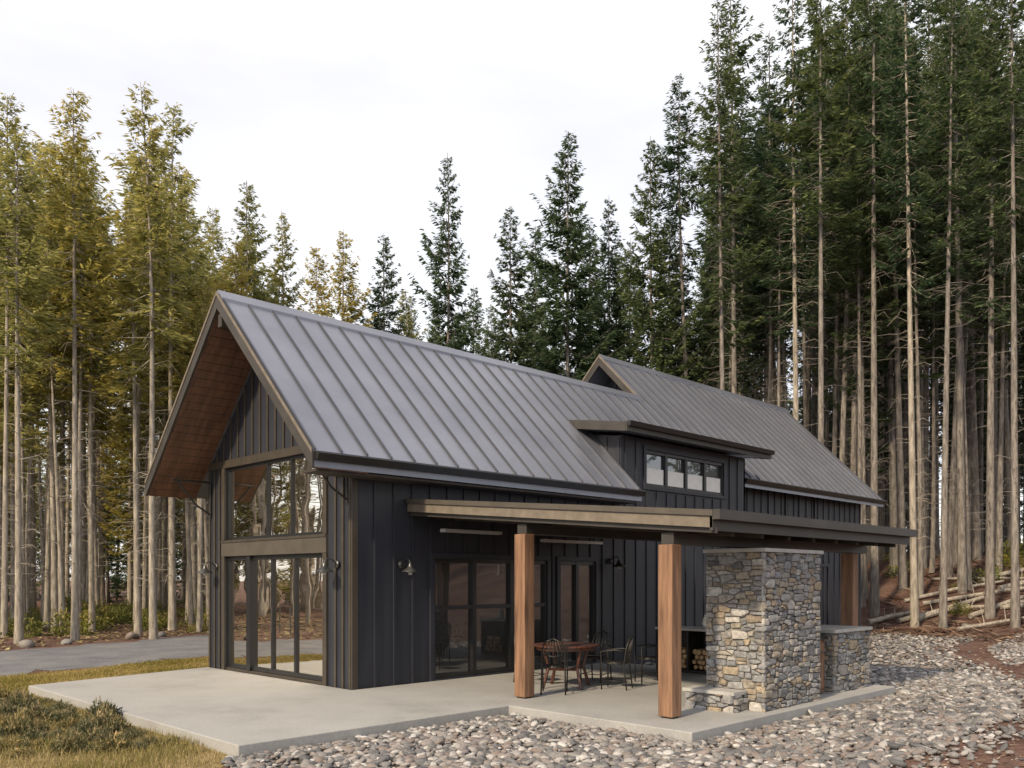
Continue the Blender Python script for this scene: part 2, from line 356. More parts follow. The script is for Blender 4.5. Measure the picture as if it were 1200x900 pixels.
# ------------------------------------------------------------ patio
def poly_sheet(name,pts,z,mat,th=0,jit=0,step=.6):
    P2=[]
    n=len(pts)
    for i in range(n):
        a=np.array(pts[i]);c=np.array(pts[(i+1)%n]); L=np.linalg.norm(c-a); m=max(1,int(L/step)) if jit else 1
        for j in range(m):
            q=a+(c-a)*j/m
            if jit and j: q=q+rng.normal(0,jit,2)
            P2.append(tuple(q))
    m_=MB(); n=len(P2); vs=[(x,y,z) for x,y in P2]
    if th:
        vs+=[(x,y,z-th) for x,y in P2]
        m_.add(vs,[tuple(range(n)),tuple(range(2*n-1,n-1,-1))]+[(i,(i+1)%n,(i+1)%n+n,i+n) for i in range(n)],mat)
    else: m_.add(vs,[tuple(range(n))],mat)
    return m_
SLAB=[(-3.75,-3.2),(.6,-3.2),(.6,-6.4),(7.0,-6.4),(7.0,-.04),(-.04,-.04),(-.04,5.35),(-3.75,4.55)]
poly_sheet('c',SLAB,0,M['concrete'],.4).done('concrete_patio',None,.012)

# ------------------------------------------------------------ stone work (coursed, irregular polygonal stone)
def clip(poly,a,b,c):
    out=[]; n=len(poly)
    for i in range(n):
        p=poly[i];q=poly[(i+1)%n]; dp=a*p[0]+b*p[1]-c; dq=a*q[0]+b*q[1]-c
        if dp<=0: out.append(p)
        if (dp<0<dq) or (dq<0<dp):
            t_=dp/(dp-dq); out.append((p[0]+t_*(q[0]-p[0]),p[1]+t_*(q[1]-p[1])))
    return out
def stone_face(mb,org,ux,uz,L,Hh,nrm,seed,gap=.008,dens=105,AN=.5):
    rs=random.Random(seed)
    sites=[]; tries=0; N=int(L*Hh*dens*AN*1.3)+3
    while len(sites)<N and tries<9000:
        tries+=1; c=(rs.uniform(0,L*AN),rs.uniform(0,Hh)); rad=rs.choice((.04,.05,.065,.085,.11))
        if all((c[0]-o_[0])**2+((c[1]-o_[1])*1.15)**2>(.52*(rad+o_[2]))**2 for o_ in sites): sites.append((*c,rad))
    org=Vector(org);ux=Vector(ux);uz=Vector(uz);nrm=Vector(nrm)
    for i,si in enumerate(sites):
        poly=[(0,0),(L*AN,0),(L*AN,Hh),(0,Hh)]
        for j,sj in enumerate(sites):
            if i==j: continue
            dx,dy=sj[0]-si[0],sj[1]-si[1]; D2=dx*dx+dy*dy
            if D2>.3: continue
            if abs(dx)>abs(dy)*1.3: ex_,ey_=dx,dy*.25
            elif abs(dy)>abs(dx)*1.3: ex_,ey_=dx*.2,dy
            else: ex_,ey_=dx,dy
            E=math.hypot(ex_,ey_); nx,ny=ex_/E,ey_/E
            pj=dx*nx+dy*ny; k_=pj*max(.12,min(.88,si[2]/(si[2]+sj[2])))
            poly=clip(poly,nx,ny,si[0]*nx+si[1]*ny+k_-gap*.5)
            if len(poly)<3: break
        if len(poly)<3: continue
        poly=[(x/AN,z) for x,z in poly]
        cx=sum(p[0] for p in poly)/len(poly); cz=sum(p[1] for p in poly)/len(poly)
        rp=[]; n0=len(poly)
        for k_ in range(n0):
            p0,p1,p2=poly[k_-1],poly[k_],poly[(k_+1)%n0]
            for q in (p0,p2):
                wt=rs.uniform(.06,.2); rp.append((p1[0]+(q[0]-p1[0])*wt,p1[1]+(q[1]-p1[1])*wt))
        size=min(max(p[0] for p in rp)-min(p[0] for p in rp),max(p[1] for p in rp)-min(p[1] for p in rp))
        if size<.02: continue
        mb.cr=rs.random(); dp=rs.uniform(.02,.05); n=len(rp); k_=1-min(.02/size,.3); tx,tz=rs.uniform(-.08,.08),rs.uniform(-.08,.08)
        r0=[org+ux*x+uz*z for x,z in rp]; r1=[org+ux*x+uz*z+nrm*dp*.7 for x,z in rp]
        r2=[org+ux*(cx+(x-cx)*k_)+uz*(cz+(z-cz)*k_)+nrm*(dp+tx*(x-cx)+tz*(z-cz)+rs.uniform(-.004,.004)) for x,z in rp]
        ce=[org+ux*cx+uz*cz+nrm*(dp+rs.uniform(0,.008))]
        fs=[(i_,(i_+1)%n,(i_+1)%n+n,i_+n) for i_ in range(n)]+[(i_+n,(i_+1)%n+n,(i_+1)%n+2*n,i_+2*n) for i_ in range(n)]+[(2*n+i_,2*n+(i_+1)%n,3*n) for i_ in range(n)]
        mb.add(r0+r1+r2+ce,fs,M['stone'])
def stone_block(name,x0,x1,y0,y1,z0,z1,seed,cap=True,extra=None):
    m_=MB(); m_.box(x0,x1,y0,y1,z0,z1,M['mortar'])
    stone_face(m_,(x0-.04,y0,z0),(1,0,0),(0,0,1),x1-x0+.08,z1-z0,(0,-1,0),seed)
    stone_face(m_,(x0-.03,y1,z0),(1,0,0),(0,0,1),x1-x0+.06,z1-z0,(0,1,0),seed+1)
    stone_face(m_,(x0,y0-.04,z0),(0,1,0),(0,0,1),y1-y0+.08,z1-z0,(-1,0,0),seed+2)
    stone_face(m_,(x1,y0-.03,z0),(0,1,0),(0,0,1),y1-y0+.06,z1-z0,(1,0,0),seed+3)
    m_.cr=.5
    if cap: m_.box(x0-.07,x1+.07,y0-.07,y1+.07,z1+.002,z1+.055,M['cap'])
    if extra: extra(m_)
    return m_.done(name)
def ext(m_):
    stone_face(m_,(2.35,-5.95,-.15),(0,1,0),(0,0,1),.8,.42,(-1,0,0),44)
    stone_face(m_,(2.35,-5.95,-.15),(1,0,0),(0,0,1),.34,.42,(0,-1,0),45)
    m_.cr=.5; m_.box(2.36,2.68,-5.94,-5.16,-.15,.24,M['mortar']); 
    m_.box(2.3,2.66,-5.98,-5.12,.242,.29,M['cap'])
stone_block('stone_pillar',2.72,4.42,-6.2,-5.32,-.3,2.28,5,True,ext)
stone_block('stone_counter',5.3,6.65,-6.05,-5.3,-.1,1.0,25,True)
c=MB(); c.box(4.6,5.2,-5.95,-5.35,.03,.9,M['cedar']); c.box(4.56,5.22,-6.0,-5.3,.902,.94,M['iron']); c.box(4.65,5.15,-5.975,-5.952,.1,.85,M['cedar']); c.tube([(4.7,-6.0,.7),(5.1,-6.0,.7)],.01,M['metal']); c.done('grill_cabinet',None,.008)

f=MB(); fx0,fx1,fy0,fy1=6.25,6.85,-3.3,-1.9
f.box(fx1-.04,fx1,fy0,fy1,0.002,.85,M['iron']); f.box(fx0,fx1,fy0-.04,fy0,.002,.85,M['iron']); f.box(fx0,fx1,fy1,fy1+.04,.002,.85,M['iron'])
f.box(fx0-.03,fx1+.03,fy0-.07,fy1+.07,.852,.90,M['cap']); f.box(fx0,fx1-.04,fy0,fy1,.002,.06,M['iron']); f.box(fx0,fx1-.04,(fy0+fy1)/2-.02,(fy0+fy1)/2+.02,.06,.85,M['iron'])
for i in range(4):
    for j in range(11):
        yy=fy0+.075+j*.123+(.05 if i%2 else 0); 
        if yy>fy1-.05 or abs(yy-(fy0+fy1)/2)<.07: continue
        rr=random.uniform(.042,.058); f.tube([(fx0+random.uniform(.05,.15),yy,.12+i*.1),(fx1-.06,yy,.12+i*.1)],rr,M['logend'],7)
f.done('firewood_rack')
v=MB(); v.lathe([(0,0),(.07,0),(.1,.09),(.08,.2),(.05,.24),(.06,.27),(.0,.27)],(6.5,-2.9,.901),M['white'],14); v.done('ceramic_vase',smooth=True)

def barn_lamp(loc,n):
    m_=MB(); n=Vector((n[0],n[1],0)); o=Vector((0,0,0))
    m_.tube([o,n*.025],.07,M['metal'],14)
    m_.tube([n*.02,n*.10+Vector((0,0,.08)),n*.2+Vector((0,0,.10)),n*.26+Vector((0,0,.04)),n*.26+Vector((0,0,-.02))],.013,M['metal'],8)
    c=n*.26
    m_.lathe([(.03,.02),(.045,-.03),(.06,-.06),(.15,-.12),(.155,-.135),(.145,-.13),(.055,-.07),(.02,-.06)],(c.x,c.y,0),M['metal'],18)
    m_.lathe([(.0,-.19),(.035,-.18),(.045,-.14),(.04,-.08)],(c.x,c.y,0),M['cap'],12)
    m_.done('wall_lamp',None,0,loc,True)
barn_lamp((1.02,-.03,2.15),(0,-1)); barn_lamp((-.03,.42,2.15),(-1,0)); barn_lamp((-.03,4.95,2.15),(-1,0)); barn_lamp((7.0,-.03,2.3),(0,-1))

tb=MB()
for i in range(8):
    ya,yb=-.58+i*.145+.003,-.58+(i+1)*.145-.003
    xa,xb=math.sqrt(max(0,.5805**2-ya*ya)),math.sqrt(max(0,.5805**2-yb*yb)); ym=(ya+yb)/2; xm=math.sqrt(max(0,.58**2-ym*ym))
    pl=[(-xa,ya),(xa,ya),(xm,ym),(xb,yb),(-xb,yb),(-xm,ym)]
    tb.add([(x,y,.72) for x,y in pl]+[(x,y,.75) for x,y in pl],[tuple(range(6)),tuple(range(11,5,-1))]+[(q,(q+1)%6,(q+1)%6+6,q+6) for q in range(6)],M['table'])
tb.lathe([(.5,.66),(.52,.66),(.52,.718),(.5,.718),(.5,.66)],(0,0,0),M['table'],28)
for a_ in range(4):
    a=math.pi/4+a_*math.pi/2; c_,s_=math.cos(a),math.sin(a)
    tb.tube([(c_*.46,s_*.46,.7),(c_*.36,s_*.36,.35),(c_*.48,s_*.48,.002)],[.035,.028,.032],M['table'],6)
    tb.tube([(0,0,.3),(c_*.37,s_*.37,.33)],.02,M['table'],6)
o=tb.done('dining_table',None,.003,(2.85,-2.35,0)); o.rotation_euler.z=.5
def chair(loc,rz):
    m_=MB(); I=M['iron']
    m_.tube([(-.2,-.2,0),(-.21,-.2,.43),(-.21,-.21,.65),(-.2,.05,.68),(-.19,.2,.66)],.013,I)
    m_.tube([(.2,-.2,0),(.21,-.2,.43),(.21,-.21,.65),(.2,.05,.68),(.19,.2,.66)],.013,I)
    for sx in (-1,1): m_.tube([(sx*.2,.24,0),(sx*.19,.19,.43),(sx*.19,.23,.7),(sx*.14,.27,.86),(0,.29,.92)],.013,I)
    ring=[(.21*math.cos(a)*1.0,.2*math.sin(a),.44) for a in np.linspace(0,2*math.pi,17)]
    m_.tube(ring,.013,I)
    m_.lathe([(0,.0),(.19,.0),(.2,.012),(.19,.03),(0,.035)],(0,0,.44),I,16)
    for kx in (-.1,-.05,0,.05,.1): m_.tube([(kx*1.1,.2,.45),(kx*1.5,.24,.66),(kx*.7,.28,.88)],.008,I,6)
    m_.tube([(-.19,.225,.66),(0,.24,.62),(.19,.225,.66)],.01,I,6)
    m_.tube([(-.2,-.2,.15),(.2,-.2,.15)],.008,I,6); m_.tube([(-.2,-.2,.15),(-.2,.23,.15)],.008,I,6); m_.tube([(.2,-.2,.15),(.2,.23,.15)],.008,I,6)
    o=m_.done('patio_chair',None,0,loc,True); o.rotation_euler.z=rz
for x,y,a in ((2.1,-2.75,math.pi-.9),(3.3,-3.1,math.pi+.4),(2.9,-1.45,.1),(3.85,-2.2,-math.pi/2+.2),(4.4,-3.0,-2.2)):
    chair((x,y,.001),a)

# ------------------------------------------------------------ terrain
def sst(t): t=np.clip(t,0,1); return t*t*(3-2*t)
def hgt(x,y):
    x=np.asarray(x,float);y=np.asarray(y,float)
    f=1-sst((y-12)/18)
    z=-.15+2.9*sst((x-25)/15)*f+.05*np.maximum(x-38,0)*f
    far=sst((np.hypot(x-5,y)-27)/10)
    z+=far*(.25*np.sin(x*.31+1)*np.cos(y*.27)+.12*np.sin(x*.9+y*.7))
    return z
u=np.linspace(-1,1,241); g1=np.sinh(u*4.2)/np.sinh(4.2)*900
GX,GY=np.meshgrid(g1+8,g1+5,indexing='ij'); n=len(g1)
V=np.stack([GX.ravel(),GY.ravel(),hgt(GX,GY).ravel()],1)
ii,jj=np.meshgrid(np.arange(n-1),np.arange(n-1),indexing='ij'); a=(ii*n+jj).ravel()
obj('ground',npmesh('ground',V,np.stack([a,a+n,a+n+1,a+1],1),[M['floor']],smooth=True))
LAWN=[(-3.7,-3.15),(-3.7,4.5),(0,5.3),(2.5,5.4),(3.2,9.6),(-3.5,7.7),(-16,3.2),(-16,-8),(-6.5,-9.5),(-5,-6),(-4.2,-3.6)]
poly_sheet('l',LAWN,-.146,M['lawn'],0,.12).done('lawn')
DRV=[(-30,-2),(-16,3.4),(-3.5,7.8),(3.2,9.7),(14,12.5),(26,14),(26,20),(14,20),(5.6,17.4),(-2,14.6),(-12,11),(-34,4)]
poly_sheet('l',DRV,-.141,M['drive'],0,.22,.5).done('driveway')
BED=[(-3.75,-3.2),(-4.1,-4.2),(-3.4,-6),(-2,-8.6),(3,-8.5),(6.4,-8.4),(9,-7.4),(11.3,-6.2),(14,-4.6),(18.4,-2.4),(23.5,-2),(23.5,.8),(13,.8),(13,0),(7,0),(7,-6.4),(.6,-6.4),(.6,-3.2)]
poly_sheet('l',BED,-.144,M['bed'],0,.1).done('gravel_bed')

def inpoly(px,py,poly):
    ins=np.zeros(len(px),bool); n=len(poly); j=n-1
    for i in range(n):
        xi,yi=poly[i];xj,yj=poly[j]
        c=((yi>py)!=(yj>py))&(px<(xj-xi)*(py-yi)/((yj-yi)+1e-12)+xi); ins^=c; j=i
    return ins
def sample(poly,n):
    p=np.array(poly); lo,hi=p.min(0),p.max(0); out=np.zeros((0,2))
    while len(out)<n:
        q=rng.uniform(lo,hi,(n,2)); out=np.vstack([out,q[inpoly(q[:,0],q[:,1],poly)]])
    return out[:n]
import bmesh
def ico(sub):
    bm=bmesh.new(); bmesh.ops.create_icosphere(bm,subdivisions=sub,radius=1); bm.verts.ensure_lookup_table()
    V=np.array([v.co[:] for v in bm.verts]); F=np.array([[v.index for v in f.verts] for f in bm.faces]); bm.free(); return V,F
IV,IF=ico(2)
def stones(name,pts,r0,r1,flat,mat,zlift,lay=1):
    N=len(pts); r=rng.uniform(0,1,N)**2.0*(r1-r0)+r0
    sc=np.stack([r*rng.uniform(.9,1.5,N),r*rng.uniform(.7,1.1,N),r*rng.uniform(flat*.7,flat*1.2,N)],1)
    V=np.repeat(IV[None],N,0)
    for _ in range(3):
        nn=rng.normal(size=(N,3)); nn/=np.linalg.norm(nn,axis=1,keepdims=True); dd_=rng.uniform(.6,.85,N)
        dt=np.einsum('nij,nj->ni',V,nn)-dd_[:,None]; V=V-np.maximum(dt,0)[:,:,None]*nn[:,None,:]*.85
    dd=rng.normal(size=(N,3)); 
    lump=1+.1*np.sin(3*V[:,:,:1]+dd[:,1][:,None,None]*4)+.1*np.sin(3.3*V[:,:,1:2]+dd[:,2][:,None,None]*4)
    V=V*lump*sc[:,None,:]
    a=rng.uniform(0,6.28,N); tl=rng.normal(0,.3,N); ca,sa=np.cos(a),np.sin(a)
    x=V[:,:,0]*np.cos(tl)[:,None]-V[:,:,2]*np.sin(tl)[:,None]; z=V[:,:,0]*np.sin(tl)[:,None]+V[:,:,2]*np.cos(tl)[:,None]; y=V[:,:,1]
    X=x*ca[:,None]-y*sa[:,None]+pts[:,0][:,None]; Y=x*sa[:,None]+y*ca[:,None]+pts[:,1][:,None]
    Z=z+(hgt(pts[:,0],pts[:,1])+zlift*rng.uniform(.2,1.4,N)+r*flat*.4)[:,None]
    VV=np.stack([X,Y,Z],2).reshape(-1,3); FF=(IF[None]+(np.arange(N)*len(IV))[:,None,None]).reshape(-1,3)
    return obj(name,npmesh(name,VV,FF,[mat],rnd=np.repeat(rng.random(N),len(IV)),smooth=True))
BEDN=[(-4.0,-3.25),(-4.2,-4.2),(-3.6,-6),(-2.2,-8.7),(3,-8.6),(6.4,-8.5),(9,-7.5),(11.3,-6.3),(11.5,-3),(7.05,-3),(7.05,-6.45),(.55,-6.45),(.55,-3.25)]
BEDF=[(11.3,-6.2),(14,-4.7),(18.4,-2.6),(23.5,-2.2),(23.5,.7),(13,.7),(13,-.1),(7.1,-.1),(7.1,-3),(11.3,-3)]
pts=np.vstack([sample(BEDN,19000),sample(BEDF,4000)])
ed=np.array([(-2.2,-8.6),(3,-8.5),(6.4,-8.4),(9,-7.4),(11.3,-6.2),(14,-4.6),(18.4,-2.6),(24,-2)])
tt=rng.uniform(0,len(ed)-1.001,2200); i0=tt.astype(int); fr_=(tt-i0)[:,None]; q=ed[i0]*(1-fr_)+ed[i0+1]*fr_
off=np.abs(rng.normal(0,.45,2200)); q=q+np.stack([off*.35,-off],1)
pts=np.vstack([pts,q])
stones('river_rock_bed',pts,.015,.076,.5,M['rock'],.02)
SW=[(15,-7.2),(18,-6),(26,-4.5),(34,-5.5),(34,-4.4),(26,-3.4),(19,-4.4),(14,-6.2)]
stones('drainage_rocks',sample(SW,1800),.025,.075,.5,M['rock'],.01)
stones('scattered_pebbles',sample([(-2,-9.6),(8,-9.2),(16,-7),(24,-4),(30,-9),(10,-14),(0,-11)],1500),.010,.035,.6,M['rock'],.0)
for (x,y,s_) in ((-3.2,14.9,.24),(-.6,16.0,.2),(.6,16.3,.16),(3.0,17.3,.24),(4.2,17.8,.16),(-5.5,14.2,.22),(27,-1.5,.25),(28,-6,.2)):
    stones('boulder',np.array([[x,y]]),s_,s_*1.2,.65,M['rock'],.02)

# ------------------------------------------------------------ leaf-quad clouds
def quads(c,d,wv,L,Wd):
    v0=c; v1=c+d*L*.45+wv*Wd*.5; v2=c+d*L; v3=c+d*L*.45-wv*Wd*.5
    V=np.stack([v0,v1,v2,v3],1).reshape(-1,3); F=np.arange(len(V)).reshape(-1,4); return V,F
def norm(a): return a/np.maximum(np.linalg.norm(a,axis=-1,keepdims=True),1e-9)
def grass(name,poly,N,h0,h1,mat,w=.012,dry=0.):
    p=sample(poly,N); hh=rng.uniform(h0,h1,N)
    patch=.5+.5*np.sin(p[:,0]*1.7+np.sin(p[:,1]*1.3)*2)*np.cos(p[:,1]*1.1+.6*np.sin(p[:,0]*2.3))
    hh*=.5+.8*patch
    c=np.stack([p[:,0],p[:,1],np.full(N,-.15)],1)
    a=rng.uniform(0,6.28,N); l=rng.uniform(.1,.9,N)
    d=norm(np.stack([np.cos(a)*l,np.sin(a)*l,np.ones(N)],1)); b_=rng.uniform(0,6.28,N)
    wv=np.stack([np.cos(b_),np.sin(b_),np.zeros(N)],1)
    V,F=quads(c,d,wv,hh[:,None],(w*rng.uniform(.7,1.5,N))[:,None])
    r_=np.clip(rng.normal(.5,.2,N)+.5*(.5-patch)+dry,0,1)
    return obj(name,npmesh(name,V,F,[mat],rnd=np.repeat(r_,4)))
grass('lawn_grass',[(-3.8,2.5),(-3.8,4.6),(0,5.4),(2.5,5.45),(3.2,9.6),(-3.5,7.8),(-10,5.6),(-8,2.5)],60000,.02,.08,M['grass'],.012,-.1)
grass('dry_grass',[(-3.78,-3.2),(-3.8,2.7),(-8,2.7),(-7.5,-2),(-5.5,-5),(-4.3,-3.6)],45000,.02,.13,M['grass'],.009,.2)
def litter(name,poly,N,l0,l1,w_,mat='litter'):
    p=sample(poly,N); a=rng.uniform(0,6.28,N); z=hgt(p[:,0],p[:,1])+.012
    c=np.stack([p[:,0],p[:,1],z],1); d=norm(np.stack([np.cos(a),np.sin(a),rng.uniform(-.02,.25,N)],1)); wv=np.stack([-np.sin(a),np.cos(a),rng.normal(0,.3,N)],1)
    V,F=quads(c,d,wv,rng.uniform(l0,l1,N)[:,None],(w_*rng.uniform(.5,1.6,N))[:,None])
    return obj(name,npmesh(name,V,F,[M[mat]],rnd=np.repeat(rng.random(N),4)))
litter('forest_litter',[(-1,-9),(8,-8.6),(14,-5.5),(24,-3),(40,0),(40,-26),(14,-16),(0,-12)],30000,.04,.2,.02)
litter('twig_debris',[(22,1),(44,6),(44,-26),(22,-14)],9000,.25,1.4,.05)
litter('sun_tinted_leaf_litter',[(-34,5),(-12,11.5),(-2,15),(5.6,17.8),(14,20.5),(20,40),(-5,42),(-30,25)],26000,.06,.28,.07,'litter_sun')  # brighter leaves holding the floor's golden light in their colour

def bush_mesh(name,n,r,h,L,Wd,mat,seed):
    g_=np.random.default_rng(seed); u_=g_.normal(size=(n,3)); u_=norm(u_); rr=g_.uniform(.3,1,n)**.5
    c=u_*rr[:,None]*np.array([r,r,h]); c[:,2]=np.abs(c[:,2])
    c*= (1+.3*np.sin(u_[:,0]*5+seed)*np.cos(u_[:,1]*4))[:,None]
    d=norm(u_+g_.normal(0,.6,(n,3))+np.array([0,0,.4])); wv=norm(np.cross(d,g_.normal(size=(n,3))))
    V,F=quads(c,d,wv,(L*g_.uniform(.6,1.3,n))[:,None],(Wd*g_.uniform(.7,1.3,n))[:,None])
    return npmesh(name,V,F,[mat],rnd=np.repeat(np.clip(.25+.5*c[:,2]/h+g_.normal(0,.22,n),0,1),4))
sage=[bush_mesh('ground_cover_mesh',700,.2,.16,.06,.018,M['f_sage'],i) for i in range(4)]
gc=empty('ground_cover_plants')
SG=[(-3.9,-2.3),(-3.95,3.9),(-6.5,4.2),(-6.8,1.0),(-5.4,-1.6)]
for q in sample(SG,190):
    o=obj('plant',random.choice(sage),gc,(q[0],q[1],-.16)); o.rotation_euler.z=random.uniform(0,6.28); k_=random.uniform(.3,1.15); o.scale=(k_,k_,k_*random.uniform(.7,1.8))
shrub=[bush_mesh('shrub_mesh',500,.8,.9,.18,.06,M['f_shrub'],i+9) for i in range(3)]

# ------------------------------------------------------------ conifers
def tree_mesh(name,seed,Ht,cs,maxr,nb,fmat,dead=45,tr=.17,reps=2,bw=.7):
    g_=np.random.default_rng(seed)
    m_=MB(); segs=14; bx,by=g_.normal(0,.25,2)
    P_=[(bx*math.sin(3*t_)*t_,by*math.sin(2.3*t_)*t_,t_*Ht-.4*(t_==0)) for t_ in np.linspace(0,1,segs)]
    R_=[tr*(1.25 if i==0 else 1)*(1-.93*i/(segs-1)) for i in range(segs)]
    m_.tube(P_,R_,M['bark'],8)
    PA=np.array(P_); ts=np.linspace(0,1,segs)
    def axis(t_): return np.array([np.interp(t_,ts,PA[:,0]),np.interp(t_,ts,PA[:,1]),t_*Ht])
    for i in range(dead):
        t_=g_.uniform(.1,max(cs+.2,.25)); a=g_.uniform(0,6.28); L=g_.uniform(.3,1.4); p0=axis(t_)
        dr=np.array([math.cos(a),math.sin(a),0]); p1=p0+dr*L*.6+np.array([0,0,g_.uniform(-.1,.2)]); p2=p0+dr*L+np.array([0,0,g_.uniform(-.35,.1)])
        m_.tube([p0,p1,p2],[.016,.010,.004],M['bark'],3,False)
    VV=[];RR=[]
    gaps=g_.uniform(0,6.28,3)
    for i in range(nb):
        q=(i+g_.random())/nb
        q=q**.85
        t_=cs+(1-cs)*q*.985
        prof=(1-q)**bw*(min(1,.5+q*2.0)); a=g_.uniform(0,6.28)
        L=maxr*prof*g_.uniform(.4,1.2)*(1+.25*math.sin(a+gaps[0]+q*9))+.15
        if q<.35 and g_.random()<.4: continue
        p0=axis(t_); dr=np.array([math.cos(a),math.sin(a),0.]); sd=np.array([-dr[1],dr[0],0.])
        up=-.30+.95*q+g_.normal(0,.1)
        m=int(L/.062)+4; s_=np.sort(g_.uniform(.15,1,m))
        base=p0+dr*(s_*L)[:,None]+np.array([0,0,1.])*((up*s_-.22*np.sin(s_*3.14)*1+.12*s_**3)*L)[:,None]
        m_.tube([p0,p0+dr*L*.5+np.array([0,0,(up*.5-.2)*L]),p0+dr*L+np.array([0,0,(up+.1)*L])],[.022*min(1,L),.012,.004],M['bark'],3,False)
        for rep in range(reps):
            sg=np.where(g_.random(m)<.5,-1,1)[:,None]
            fw=(.55+.5*s_)[:,None]
            d=norm(sd*sg*(1.0-.3*s_)[:,None]+dr*fw+np.array([0,0,1.])*g_.normal(-.25,.3,m)[:,None])
            Lt=(.14+.40*np.minimum(1,L/1.6)*(1-.6*s_))*g_.uniform(.5,1.2,m)
            off=g_.uniform(0,.35,m)[:,None]*d*Lt[:,None]
            wv=norm(np.cross(d,g_.normal(0,.6,(m,3))+np.array([0,0,1.])))
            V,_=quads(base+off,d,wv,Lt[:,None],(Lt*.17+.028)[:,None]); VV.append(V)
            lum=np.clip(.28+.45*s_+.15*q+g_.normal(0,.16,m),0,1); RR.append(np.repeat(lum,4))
    V=np.vstack(VV); R=np.concatenate(RR); nF=len(V)//4
    tv=np.array([list(v) for v in m_.v]); tf=[f for f in m_.f if len(f)==4]
    Va=np.vstack([tv,V]); Fa=np.vstack([np.array(tf),np.arange(nF*4).reshape(-1,4)+len(tv)])
    mi=np.concatenate([np.zeros(len(tf)),np.ones(nF)]); ra=np.concatenate([np.full(len(tv),.5),R])
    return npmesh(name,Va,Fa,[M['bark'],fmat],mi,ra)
def sun_tint(me):
    c=me.copy(); c.materials[0]=M['barkl']; c.materials[1]=M['f_sun_tint']; return c  # tree copy with sun glow painted into its needles, on paler bark
A=[tree_mesh('tall_fir',i,30,.46+.06*i,2.3,160,M['f_green'],110,.18) for i in range(4)]
B=[tree_mesh('full_fir',10+i,24,.18+.07*i,3.3,260,M['f_green'],20,.18,3,.85) for i in range(3)]
C=[tree_mesh('young_fir',20+i,14,.03,2.6,170,M['f_green'],0,.14) for i in range(2)]
Lf=[sun_tint(tree_mesh('left_fir',30+i,20,.50+.05*i,2.0,140,M['f_green'],60,.14)) for i in range(4)]
By=[sun_tint(B[0]),sun_tint(B[1])]; Cy=[sun_tint(C[0])]
A2=[]
for m_ in A[:2]:
    c_=m_.copy(); c_.materials[0]=M['barkl']; A2.append(c_)
HT={}
for l_,h_ in ((A,30),(A2,30),(B,24),(C,14),(Lf,20),(By,24),(Cy,14)):
    for m_ in l_: HT[m_.name]=h_
CAM=np.array([-8.46,-12.32]); Fd=np.array([.70711,.70711]); Rd=np.array([.70711,-.70711])
BG=empty('background_forest')
def tree(x,y,height,kinds,hero=False,lean=.02):
    me=random.choice(kinds); z=float(hgt(x,y)); k_=height/HT[me.name]
    o=obj('conifer_tree' if hero else 'conifer',me,None if hero else BG,(x,y,z-.1))
    kk=max(.75,min(1.3,k_**.6)) if k_>0 else 1
    o.scale=(kk*random.uniform(.85,1.1),)*2+(k_,); o.rotation_euler=(random.gauss(0,lean*.7),random.gauss(0,lean*.7),random.uniform(0,6.28))
AH=A[:2]+A2
hero=[(-595,30,565,Lf),(-578,27,520,Lf),(-545,36,470,Lf),(-512,28.5,580,Lf),(-492,33,500,Lf),(-440,38,490,Lf),(-420,29,582,Lf),(-398,34,555,Lf),(-372,40,440,Lf),
(-318,40,470,By),(-300,46,420,By),(-262,42,440,By),(-225,46,395,Lf),(-198,44,412,By),(-152,46,405,B),(-118,50,340,By),(-80,46,500,B),(-45,52,350,B),(0,46,432,B),(24,50,415,B),(65,42,535,B),(92,48,420,B),
(120,46,455,B),(140,52,400,B),(165,42,520,B),(190,47,430,B),(212,43,590,A),(250,38,690,AH),(262,42,700,A),(305,44,640,A),(335,38,720,AH),(362,36,745,A),(384,41,700,A),(425,37,760,AH),(472,34,800,AH),(505,33,760,A),(528,38,800,A),(560,34,720,AH),(590,32,820,AH),(448,43,700,B),(545,44,700,B)]
for tx,dz,ty,kn in hero:
    q=CAM+Fd*dz+Rd*(tx/1006*dz); z=float(hgt(*q)); tree(q[0],q[1],ty/1006*dz+1.9-z,kn,True)
ex=[-900,-600,-515,-430,-380,-315,-265,-200,-155,-80,0,65,120,165,210,250,300,600,900]; ey=[540,540,560,560,480,440,410,380,370,400,400,430,430,440,500,600,680,720,720]
def filler(n,a0,a1,d0,d1,kinds,lo=.62,hi=.95):
    for _ in range(n):
        tx=random.uniform(a0,a1); dz=random.uniform(d0,d1); q=CAM+Fd*dz+Rd*(tx/1006*dz)
        if -4<q[0]<28 and q[1]<15 and q[1]>-7: continue
        ty=np.interp(tx,ex,ey)*random.uniform(lo,hi); tree(q[0],q[1],ty/1006*dz+1.9,kinds)
filler(76,-650,-300,30,60,Lf,.6,.95); filler(22,-650,-200,50,75,By+Lf,.5,.8)
filler(30,-300,240,46,75,B,.55,.88); filler(115,225,680,37,66,A,.58,.97); filler(35,190,680,58,85,B+A,.5,.8)
filler(30,-700,-200,75,100,By+Cy,.3,.5); filler(40,-200,700,75,100,B+C,.3,.5); filler(45,-700,700,66,90,C,.2,.38)
def ring(n,b0,b1,d0,d1,kinds,h0,h1):
    for _ in range(n):
        bb=math.radians(random.uniform(b0,b1)); D=random.uniform(d0,d1); q=CAM+D*(Fd*math.cos(bb)+Rd*math.sin(bb))
        tree(q[0],q[1],random.uniform(h0,h1),kinds)
ring(22,-100,-34,34,60,Lf,12,19)
ring(46,-72,-44,38,64,Lf,15,23); ring(20,-72,-42,52,72,Cy+By,10,15)      # forest the gable glass mirrors
ring(42,36,110,34,70,A+B,22,31); ring(14,110,180,45,75,A,18,26)
ug=empty('undergrowth')
